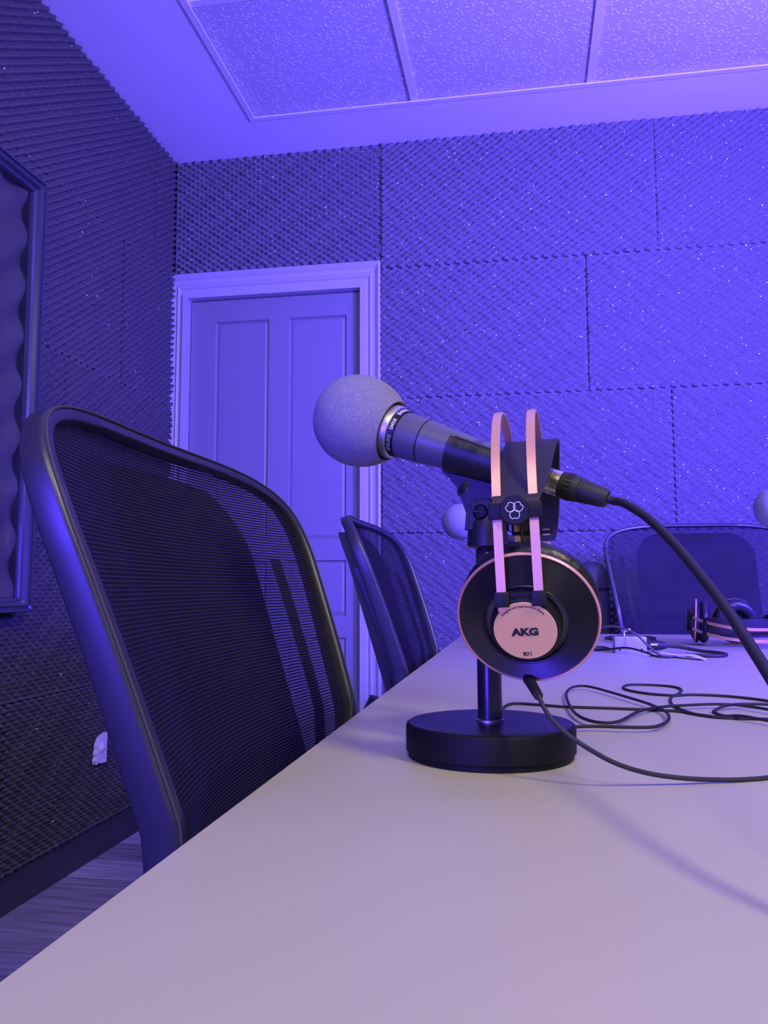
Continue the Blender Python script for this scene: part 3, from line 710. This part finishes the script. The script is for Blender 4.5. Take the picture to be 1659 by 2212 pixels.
path = [P1-aH*0.160, P1-aH*0.170, (0.0700, 0.6028, 0.9272), (0.0824, 0.5806, 0.9146), (0.0924, 0.5533, 0.8978), (0.1007, 0.5258, 0.8798), (0.1077, 0.4882, 0.8590), (0.1099, 0.4593, 0.8454), (0.1112, 0.4300, 0.8325), (0.1130, 0.3950, 0.8170), (0.1200, 0.3500, 0.7950), (0.1450, 0.3000, 0.7700), (0.1850, 0.2600, 0.7480), (0.2500, 0.2400, 0.7435), (0.3500, 0.2500, 0.7432), (0.4500, 0.3000, 0.7432), (0.52, 0.40, 0.7432)]
MB().tube([Vector(p)-co_ for p in catmull(path, 8)], 0.0031, n=14).build('cable_jacket', M['cable'], cb_)

# ------------------------------------------------------------------ headphones
hn = Vector((0.07, 0.9976, 0.0)).normalized()            # near cup -> far cup
hv = Vector((-0.045, 0.003, 1.0)); hv = (hv-hn*hv.dot(hn)).normalized()
hu = hn.cross(hv).normalized()
def make_headphones(with_lead=True, text=True, lying=False):
    """local frame: x = hu (across), y = hn (near -> far), z = up; origin midway between the band feet"""
    root = empty('headphones')
    HW, HH, N_ = 0.0885, 0.1345, 2.55
    arcp = []
    for a in np.linspace(PI, 0, 61):
        c, s_ = math.cos(a), math.sin(a)
        arcp.append(Vector((0, HW*math.copysign(abs(c)**(2/N_), c), HH*abs(s_)**(2/N_))))
    arcp = [Vector((0, -HW+0.004, -0.012)), Vector((0, -HW+0.001, -0.006))]+arcp+[Vector((0, HW-0.001, -0.006)), Vector((0, HW-0.004, -0.012))]
    m = len(arcp); T = [(arcp[min(i+1, m-1)]-arcp[max(i-1, 0)]).normalized() for i in range(m)]
    out = [Vector((0, t.z, -t.y))*-1 for t in T]
    for sx in (-1, 1):
        P_ = [p+Vector((sx*0.0120, 0, 0)) for p in arcp]
        MB().sweep(P_, [Vector((1, 0, 0))]*m, out, [(-0.0031, -0.0007), (-0.0029, -0.0009), (0.0029, -0.0009), (0.0031, -0.0007), (0.0031, 0.0007), (0.0029, 0.0009), (-0.0029, 0.0009), (-0.0031, 0.0007)]).build('headband_arc', M['rose'], root, smooth=22)
    # sliders on both sides; the near one carries the round badge
    sl = {}
    for sg in (-1, 1):
        zc = 0.0535
        yy_ = sg*(HW*(1-(zc/HH)**N_)**(1/N_)+0.0006)
        MB_ = MB().box((0, yy_+sg*0.0012, zc), (0.0350, 0.0048, 0.0108), bev=0.0008)
        s_o = MB_.build('slider', M['hub'], root, smooth=30); sl[sg] = s_o
        Mb = frame_mx((0, yy_+sg*0.0030, zc), (0, sg, 0), (0, 0, 1))
        MB().lathe([(0.0098, 0.0), (0.0098, 0.0016), (0.0092, 0.0022), (0.0, 0.0022)], Mb, n=40).build('badge', M['hub'], s_o, smooth=30)
        if sg == -1:
            em = MB()
            for k in range(3):
                a0 = PI*5/6-k*2*PI/3 if k < 2 else -PI/2
                if k == 0: a0 = math.radians(143)
                if k == 1: a0 = math.radians(37)
                if k == 2: a0 = math.radians(-90)
                cx_, cz_ = 0.0026*math.cos(a0), 0.0026*math.sin(a0); lp = []
                for t in np.linspace(-PI, PI, 48, endpoint=False):
                    rr = 0.0031*(1+0.20*math.cos(t)-0.34*math.exp(-(t/0.30)**2)); an = a0+t
                    lp.append(Vector((cx_+rr*math.cos(an), yy_+sg*0.0054, zc+cz_+rr*math.sin(an))))
                em.tube(lp, 0.00028, n=6, closed=True)
            em.build('emblem', M['white_print'], s_o)
    # suspension strap draped over the microphone
    sp = catmull([(-0.001, -HW+0.002, 0.0500), (0.001, -HW+0.004, 0.062), (0.005, -0.066, 0.078), (0.008, -0.040, 0.098), (0.0100, -0.020, 0.1095), (0.0105, 0.0, 0.1125), (0.010, 0.020, 0.1095), (0.009, 0.045, 0.098), (0.008, 0.070, 0.078), (0.006, HW-0.004, 0.055), (0.005, HW-0.002, 0.042)], 6)
    m2 = len(sp); T2 = [(sp[min(i+1, m2-1)]-sp[max(i-1, 0)]).normalized() for i in range(m2)]
    n2 = [Vector((1, 0, 0)).cross(t).normalized()*-1 for t in T2]
    n2 = [n if n.z*1.0+0.0 > 0 or True else -n for n in n2]
    def ssec(t):
        wd = 0.0125+0.0062*math.sin(PI*min(1, max(0, t)))**0.6; th = 0.0016
        return [(-wd, -th*0.6), (-wd-0.0008, 0.0), (-wd, th*1.3), (-wd+0.003, th*0.7), (wd-0.003, th*0.7), (wd, th*1.3), (wd+0.0008, 0.0), (wd, -th*0.6)]
    MB().sweep(sp, [Vector((1, 0, 0))]*m2, n2, ssec).build('suspension_strap', M['strap'], root, smooth=50)
    # ear cups
    for sg in (-1, 1):
        tilt = math.radians(25)
        ax = Vector((-0.055 if sg < 0 else 0.0, sg*math.cos(tilt), -math.sin(tilt))).normalized()     # outward normal
        c = Vector((0.0012, sg*(HW-0.0235)+0.0, -0.0200))
        if sg < 0 and not lying: c = CUPN.copy()
        if sg < 0 and lying: ax = Vector((0, -0.20, -0.98)).normalized(); c = Vector((0, -HW+0.066, -0.030))
        if sg > 0 and lying: c = Vector((0, HW-0.020, -0.028))
        Mc_ = frame_mx(c, ax, (0, 0, 1))        # local x = up on the face, z = outward
        cup = MB().lathe([(0.0478, 0.0), (0.0478, -0.003), (0.0455, -0.0075), (0.043, -0.009), (0.0, -0.009)], Mc_, n=80).build('ear_cup', M['hub'], root, smooth=35)
        pr = [(0.0466, 0.0008)]; G = 28
        for g in range(G):
            r0 = 0.0462-(0.0462-0.0292)*g/G; r1 = 0.0462-(0.0462-0.0292)*(g+1)/G
            h0 = 0.0012+0.0092*(g/G); h1 = 0.0012+0.0092*((g+1)/G)
            pr += [(r0, h0), (r0*0.65+r1*0.35, h0+0.00055), (r0*0.25+r1*0.75, h1+0.0002-0.0001), (r1+0.00005, h1-0.00035)]
        pr += [(0.0286, 0.0108), (0.0280, 0.0104), (0.0278, 0.0062), (0.0236, 0.0066)]
        MB().lathe(pr, Mc_, n=128).build('grooved_face', M['vinyl'], cup, smooth=20)
        MB().lathe([(0.0464, 0.0000), (0.0466, 0.0016), (0.0474, 0.0020), (0.0482, 0.0014), (0.0484, 0.0), (0.0480, -0.0014)], Mc_, n=96).build('rim_ring', M['rose'], cup, smooth=60)
        MB().lathe([(0.0238, 0.0064), (0.0236, 0.0150), (0.0228, 0.0176), (0.0216, 0.0184), (0.0212, 0.0180), (0.0, 0.0178)], Mc_, n=64).build('hub', M['hub'], cup, smooth=35)
        MB().lathe([(0.0208, 0.0178), (0.0208, 0.0184), (0.0205, 0.0187), (0.0, 0.0187)], Mc_, n=64).build('name_disc', M['rose_flat'], cup, smooth=30)
        # yoke: bridge over the hub with two sockets for the bands
        for sx in (-1, 1):
            foot = Vector((sx*0.0120, sg*(HW-0.0015), -0.0045))
            MB().box(foot, (0.0098, 0.0062, 0.0100), bev=0.0008).build('band_socket', M['hub'], cup, smooth=30)
        yk = [(-0.0165, 0.004), (-0.0165, 0.0165), (0.0165, 0.0165), (0.0165, 0.004)]
        pA = Mc_ @ Vector((0.0215, 0, 0.0105)); pB = Vector((0, sg*(HW-0.004), -0.0055))
        Rk = frame_mx((pA+pB)/2, ax, (0, 0, 1)).to_3x3()
        MB().box((pA+pB)/2, ((pB-pA).length+0.006, 0.026, 0.0060), Rm=Rk, bev=0.0015).build('yoke', M['hub'], cup, smooth=40)
        # cushion
        pd = MB(); cush = []
        for a in np.linspace(PI*0.5, -PI*1.5, 25): cush.append((0.0355+0.0125*math.cos(a), -0.0185+0.0100*math.sin(a)))
        pdo = pd.lathe(cush, Mc_, n=72).build('ear_pad', M['pad'], cup, smooth=70)
        MB().lathe([(0.030, -0.010), (0.0, -0.0105)], Mc_, n=32).build('driver_cover', M['chair_fabric'], cup)
        # short strain relief where the lead leaves the near cup
        if sg < 0 and with_lead:
            d0 = Mc_ @ Vector((-0.0450, 0.0045, 0.003)); ROOT_INV = root_mx().inverted()
            d1 = ROOT_INV @ Vector((0.0064, 0.5611, 0.7967))
            MB().tube([d0, d0*0.8+d1*0.2, d0*0.4+d1*0.6, d1], 0.0036, n=12, rfun=lambda t: 0.0040-0.0008*t).build('strain_relief', M['rubber'], cup)
        if sg < 0 and text:
            # reader looks against the outward normal: x right = hu side
            rgt = Vector((1, 0, 0)); upv = (Mc_.to_3x3() @ Vector((1, 0, 0))); rgt = upv.cross(ax).normalized()
            if rgt.x < 0: rgt = -rgt
            O = Mc_ @ Vector((0, 0, 0.0188))
            flat = lambda dx, dy: (lambda v: O+rgt*(v.x+dx)+upv*(v.y+dy)+ax*v.z)
            text_mb('AKG', 0.0071, 0.0001, 0.00042, 1.18, flat(0, -0.0030)).build('lettering', M['dark_print'], cup, smooth=0)
            text_mb('K', 0.0034, 0.0001, 0.00022, 1.05, flat(-0.0018, -0.0180)).build('lettering', M['dark_print'], cup, smooth=0)
            text_mb('92', 0.0034, 0.0001, 0.0, 1.05, flat(0.0011, -0.0180)).build('lettering', M['dark_print'], cup, smooth=0)
            def bend(v):
                R_ = 0.0178; an = PI/2-v.x/R_; rr = R_+v.y-0.0004
                return O+rgt*(rr*math.cos(an))+upv*(rr*math.sin(an))+ax*v.z
            text_mb('Designed and engineered in Vienna', 0.00205, 0.0001, 0.00002, 1.0, bend, 1.05).build('lettering', M['dark_print'], cup, smooth=0)
    return root
HO = Vector((0.0018, 0.6320, 0.8650))
def root_mx():
    m_ = Matrix((hu, hn, hv)).transposed().to_4x4(); m_.translation = HO; return m_
CUPN = root_mx().inverted() @ Vector((0.0004, 0.5690, 0.8474))
hp = make_headphones(); hp.matrix_world = root_mx()
tag(hp, 'black headphones with rose gold bands and plate, hung over the nearest microphone', 'headphones', 'black and rose gold headphones')
# lead: from the near cup down to the table and round in loops
LR = [(0.0415, 0.7605), (0.0614, 0.7663), (0.0828, 0.7653), (0.1061, 0.7691), (0.1187, 0.7869), (0.1287, 0.8165), (0.1331, 0.8474), (0.1332, 0.8744), (0.1293, 0.8967), (0.1244, 0.9213), (0.1134, 0.9573), (0.0924, 1.0193), (0.0762, 1.0606), (0.0626, 1.0688), (0.05, 1.0415), (0.0426, 0.9815), (0.0423, 0.8889), (0.0463, 0.8285), (0.0564, 0.7955), (0.0705, 0.7865), (0.084, 0.8018), (0.1039, 0.8534), (0.1208, 0.8837), (0.14, 0.9019), (0.1675, 0.917), (0.1947, 0.9274), (0.2181, 0.9214), (0.2374, 0.8964), (0.2474, 0.876)]
LQ = [(-0.0264, 0.8878), (-0.0234, 0.9057), (-0.0183, 0.9207), (-0.0085, 0.9236), (0.0129, 0.9165), (0.0388, 0.9067), (0.0815, 0.9035), (0.1147, 0.8991), (0.1341, 0.8963), (0.1515, 0.892), (0.1603, 0.8787), (0.1731, 0.8632), (0.187, 0.8559), (0.2255, 0.8528), (0.2467, 0.8531)]
LS = [(0.2715, 0.9596), (0.262, 0.9873), (0.2401, 1.0122), (0.2159, 1.0262), (0.1886, 1.0296), (0.168, 1.0188), (0.1414, 1.03), (0.1219, 1.0593), (0.1178, 1.0895), (0.1292, 1.1203), (0.1545, 1.1223), (0.1757, 1.1128), (0.1851, 1.0964), (0.1847, 1.069), (0.174, 1.032), (0.1633, 1.0076), (0.1554, 0.9707), (0.1523, 0.9307), (0.1563, 0.9009), (0.163, 0.8758), (0.1761, 0.8626)]
LT = [(0.2704, 0.9332), (0.2473, 0.9332), (0.2206, 0.9315), (0.2002, 0.9149), (0.1885, 0.9048), (0.1846, 0.8904), (0.1894, 0.8669), (0.2003, 0.8477), (0.2175, 0.823), (0.2325, 0.8051)]
zt = TZ+0.0016
lead = [(0.0064, 0.5611, 0.7967), (0.0085, 0.5530, 0.7860), (0.0125, 0.5300, 0.7800), (0.0190, 0.5000, 0.7800), (0.0239, 0.4903, 0.7840), (0.0320, 0.5010, 0.7785), (0.0395, 0.5124, 0.7720), (0.0553, 0.5388, 0.7610), (0.0745, 0.5592, 0.7520), (0.0962, 0.5716, 0.7460), (0.1183, 0.5821, 0.7420), (0.1399, 0.5883, zt), (0.1640, 0.6027, zt)]
lead = [(0.0064, 0.5611, 0.7967), (0.0107, 0.5575, 0.7880), (0.0168, 0.5540, 0.7803), (0.0262, 0.5510, 0.7725), (0.0400, 0.5490, 0.7640), (0.0553, 0.5520, 0.7560), (0.0745, 0.5610, 0.7492), (0.0962, 0.5700, 0.7450), (0.1183, 0.5800, 0.7425), (0.1399, 0.5883, zt), (0.1640, 0.6027, zt)]
lead += [(0.21, 0.65, zt), (0.262, 0.72, zt), (0.285, 0.79, zt), (0.270, 0.845, zt+0.002)]
lead += [(x, y, zt+0.0032) for x, y in LR[::-1]]
lead += [(0.020, 0.752, zt+0.001), (-0.010, 0.748, zt), (-0.030, 0.770, zt), (-0.034, 0.830, zt)]
lead += [(x, y, zt) for x, y in LQ]
lead += [(0.290, 0.870, zt), (0.315, 0.910, zt), (0.300, 0.935, zt)]
lead += [(x, y, zt+(0.0032 if 0.20 < x < 0.25 else 0.0)) for x, y in LT]
lead += [(0.265, 0.775, zt), (0.310, 0.790, zt), (0.335, 0.850, zt), (0.320, 0.920, zt), (0.290, 0.948, zt)]
lead += [(x, y, zt) for x, y in LS]
lm = root_mx().inverted()
MB().tube([lm @ p for p in catmull(lead, 6)], 0.00155, n=8).build('lead', M['cable'], hp)

# second pair lying on its side at the far end of the table
hp2 = make_headphones(with_lead=False, text=False, lying=True)
tag(hp2, 'black headphones with rose gold bands lying on the far part of the table', 'headphones', 'black and rose gold headphones')

# ------------------------------------------------------------------ further stands with microphones
def set2(dx, dy, rz, lab_s, lab_m):
    R_ = Matrix.Rotation(rz, 4, 'Z'); piv = Matrix.Translation((dx, dy, 0)) @ R_ @ Matrix.Translation((-PC.x, -PC.y, 0))
    s2 = copy_tree(stand); m2 = copy_tree(mic)
    s2.matrix_world = piv @ Matrix.Translation(PC); m2.matrix_world = piv @ Matrix.Translation(mo)
    tag(s2, lab_s); tag(m2, lab_m); return s2, m2
set2(-0.032, 1.745, 0.0, 'black desk microphone stand behind the hanging headphones, further up the table', 'far microphone with grey foam ball seen behind the nearest microphone clip')
set2(0.555, 1.585, math.radians(18), 'black desk microphone stand at the right edge of the picture', 'microphone with grey foam ball and bright collar cut by the right picture edge')

# ------------------------------------------------------------------ small things on the far table
jb = empty('adapter_box', (0.197, 1.690, TZ)); tag(jb, 'small silver metal adapter box on the far part of the table', 'adapter box')
MB().box((0, 0, 0.0155), (0.060, 0.042, 0.031), bev=0.0012).build('housing', M['box'], jb, smooth=30)
for sx in (-1, 1): MB().lathe([(0.0, 0.0012), (0.0022, 0.0010), (0.0026, 0.0)], frame_mx((sx*0.0205, -0.0205, 0.0065), (0, -1, 0), (0, 0, 1)), n=12).build('screw', M['dark_print'], jb)
MB().lathe([(0.003, 0.031), (0.003, 0.036), (0.0022, 0.038), (0.0, 0.038)], Matrix.Translation((-0.010, 0, 0)), n=12).build('switch', M['silver'], jb)
MB().box((-0.004, 0.0, 0.042), (0.014, 0.004, 0.0045), Rm=Matrix.Rotation(-0.35, 3, 'Y'), bev=0.001).build('switch_lever', M['silver'], jb)
def cable_thing(name, label, pts, r, m, cat='cable', parts=()):
    p0 = Vector(pts[0]); e = empty(name, (p0.x, p0.y, TZ)); tag(e, label, cat)
    MB().tube([Vector(p)-Vector(e.location) for p in catmull(pts, 8)], r, n=8).build('cable_jacket', m, e)
    return e
c_ = cable_thing('audio_cable', 'grey cable arching over the silver adapter box', [(0.10, 1.86, zt+0.012), (0.125, 1.82, 0.772), (0.165, 1.72, 0.789), (0.200, 1.640, 0.780), (0.222, 1.605, 0.757), (0.238, 1.575, 0.7435), (0.252, 1.555, 0.7425)], 0.0022, M['cable_grey'])
c_ = cable_thing('audio_cable', 'black cable passing in front of the silver adapter box', [(0.055, 1.80, 0.7425), (0.10, 1.74, 0.7425), (0.150, 1.685, 0.7455), (0.185, 1.640, 0.7520), (0.212, 1.595, 0.7480), (0.228, 1.560, 0.7430), (0.250, 1.556, 0.7425), (0.262, 1.560, 0.7425)], 0.0020, M['cable'])
c_ = cable_thing('audio_cable', 'black cable lying left of the silver adapter box', [(0.05, 1.83, 0.7425), (0.11, 1.80, 0.7425), (0.155, 1.79, 0.7425), (0.16, 1.73, 0.7425), (0.12, 1.70, 0.7425), (0.04, 1.71, 0.7425)], 0.0018, M['cable'])
pc = cable_thing('plug_cable', 'black cable with plug doubled back to the right of the silver box', [(0.262, 1.690, 0.753), (0.290, 1.688, 0.751), (0.325, 1.672, 0.7455), (0.352, 1.648, 0.7440), (0.360, 1.615, 0.7435), (0.345, 1.585, 0.7435), (0.315, 1.580, 0.7435), (0.285, 1.590, 0.7435)], 0.0033, M['cable'])
q = Vector(pc.location); MB().lathe([(0, 0), (0.0085, 0), (0.0095, 0.002), (0.0095, 0.022), (0.0060, 0.036), (0.0, 0.036)], frame_mx(Vector((0.230, 1.690, 0.754))-q, (1, 0, -0.02), (0, 0, 1)), n=24).build('plug', M['cable'], pc)
MB().box(Vector((0.242, 1.6806, 0.756))-q, (0.013, 0.0012, 0.0035)).build('plug_mark', M['white_print'], pc, smooth=0)
cl = cable_thing('coiled_cable', 'thin black cable coiled loosely behind the silver adapter box', [(0.24+0.055*math.cos(a)*(1+0.1*math.sin(3*a)), 2.02+0.11*math.sin(a), 0.7425+0.008*(1+math.sin(a*0.37))*(a/18)) for a in np.linspace(0, 18, 50)], 0.0019, M['cable'])
ps = MB(); vs = []; n = 14
for i in range(n+1):
    t = i/n; x = 0.222+0.085*t; y = 1.600-0.062*t+0.012*math.sin(t*5); z = TZ+0.0015+0.006*math.sin(t*PI)*(1+0.4*math.sin(9*t))
    vs += [(x-0.006, y-0.014, z), (x+0.006, y+0.016, z+0.001*math.sin(t*11)), (x+0.006, y+0.016, z-0.0006), (x-0.006, y-0.014, z-0.0006)]
fs = [(4*i+k, 4*i+(k+1) % 4, 4*(i+1)+(k+1) % 4, 4*(i+1)+k) for i in range(n) for k in range(4)]+[(0, 1, 2, 3), (4*n, 4*n+1, 4*n+2, 4*n+3)]
o = ps.add([(x-0.26, y-1.57, z-TZ) for x, y, z in vs], fs).build('paper_strip', M['paper'], smooth=60); o.location = (0.26, 1.57, TZ)
tag(o, 'crumpled white paper strip lying in front of the far cables', 'paper')

# tall soft tube case standing on the floor beside the far chair
tc_ = empty('tube_case', (0.205, 2.74, 0)); tag(tc_, 'tall black cylindrical case with strap standing left of the far chair', 'case')
MB().lathe([(0, 0), (0.055, 0), (0.058, 0.01), (0.058, 0.88), (0.054, 0.915), (0.040, 0.938), (0.018, 0.948), (0, 0.949)], n=40).build('case_body', M['nylon'], tc_, smooth=50)
MB().lathe([(0.0585, 0.855), (0.0600, 0.858), (0.0600, 0.864), (0.0585, 0.867)], n=40).build('zip_band', M['chair_plastic'], tc_)
sp = catmull([(-0.055, -0.01, 0.86), (-0.045, -0.02, 0.935), (-0.01, -0.02, 0.965), (0.035, -0.03, 0.955), (0.062, -0.03, 0.90), (0.068, -0.02, 0.82), (0.064, 0.0, 0.55), (0.062, 0.0, 0.30)], 6)
MB().sweep(sp, [Vector((0, 1, 0))]*len(sp), [Vector((1, 0, 0.2))]*len(sp), [(-0.011, -0.001), (0.011, -0.001), (0.011, 0.001), (-0.011, 0.001)]).build('carry_strap', M['nylon'], tc_)

# pose of the second pair: band plane flat on the table, cups standing up
HP2 = Matrix.Translation((0.475, 1.885, TZ+0.0395)) @ Matrix.Rotation(math.radians(0), 4, 'Z')
ex = Vector((0, 0, 1)); ez = Vector((0.25, -0.955, -0.15)).normalized(); ey = ez.cross(ex).normalized(); ex = ey.cross(ez).normalized()
hp2.matrix_world = Matrix.Translation((0.442, 1.925, TZ+0.0485)) @ Matrix((ex, ey, ez)).transposed().to_4x4()
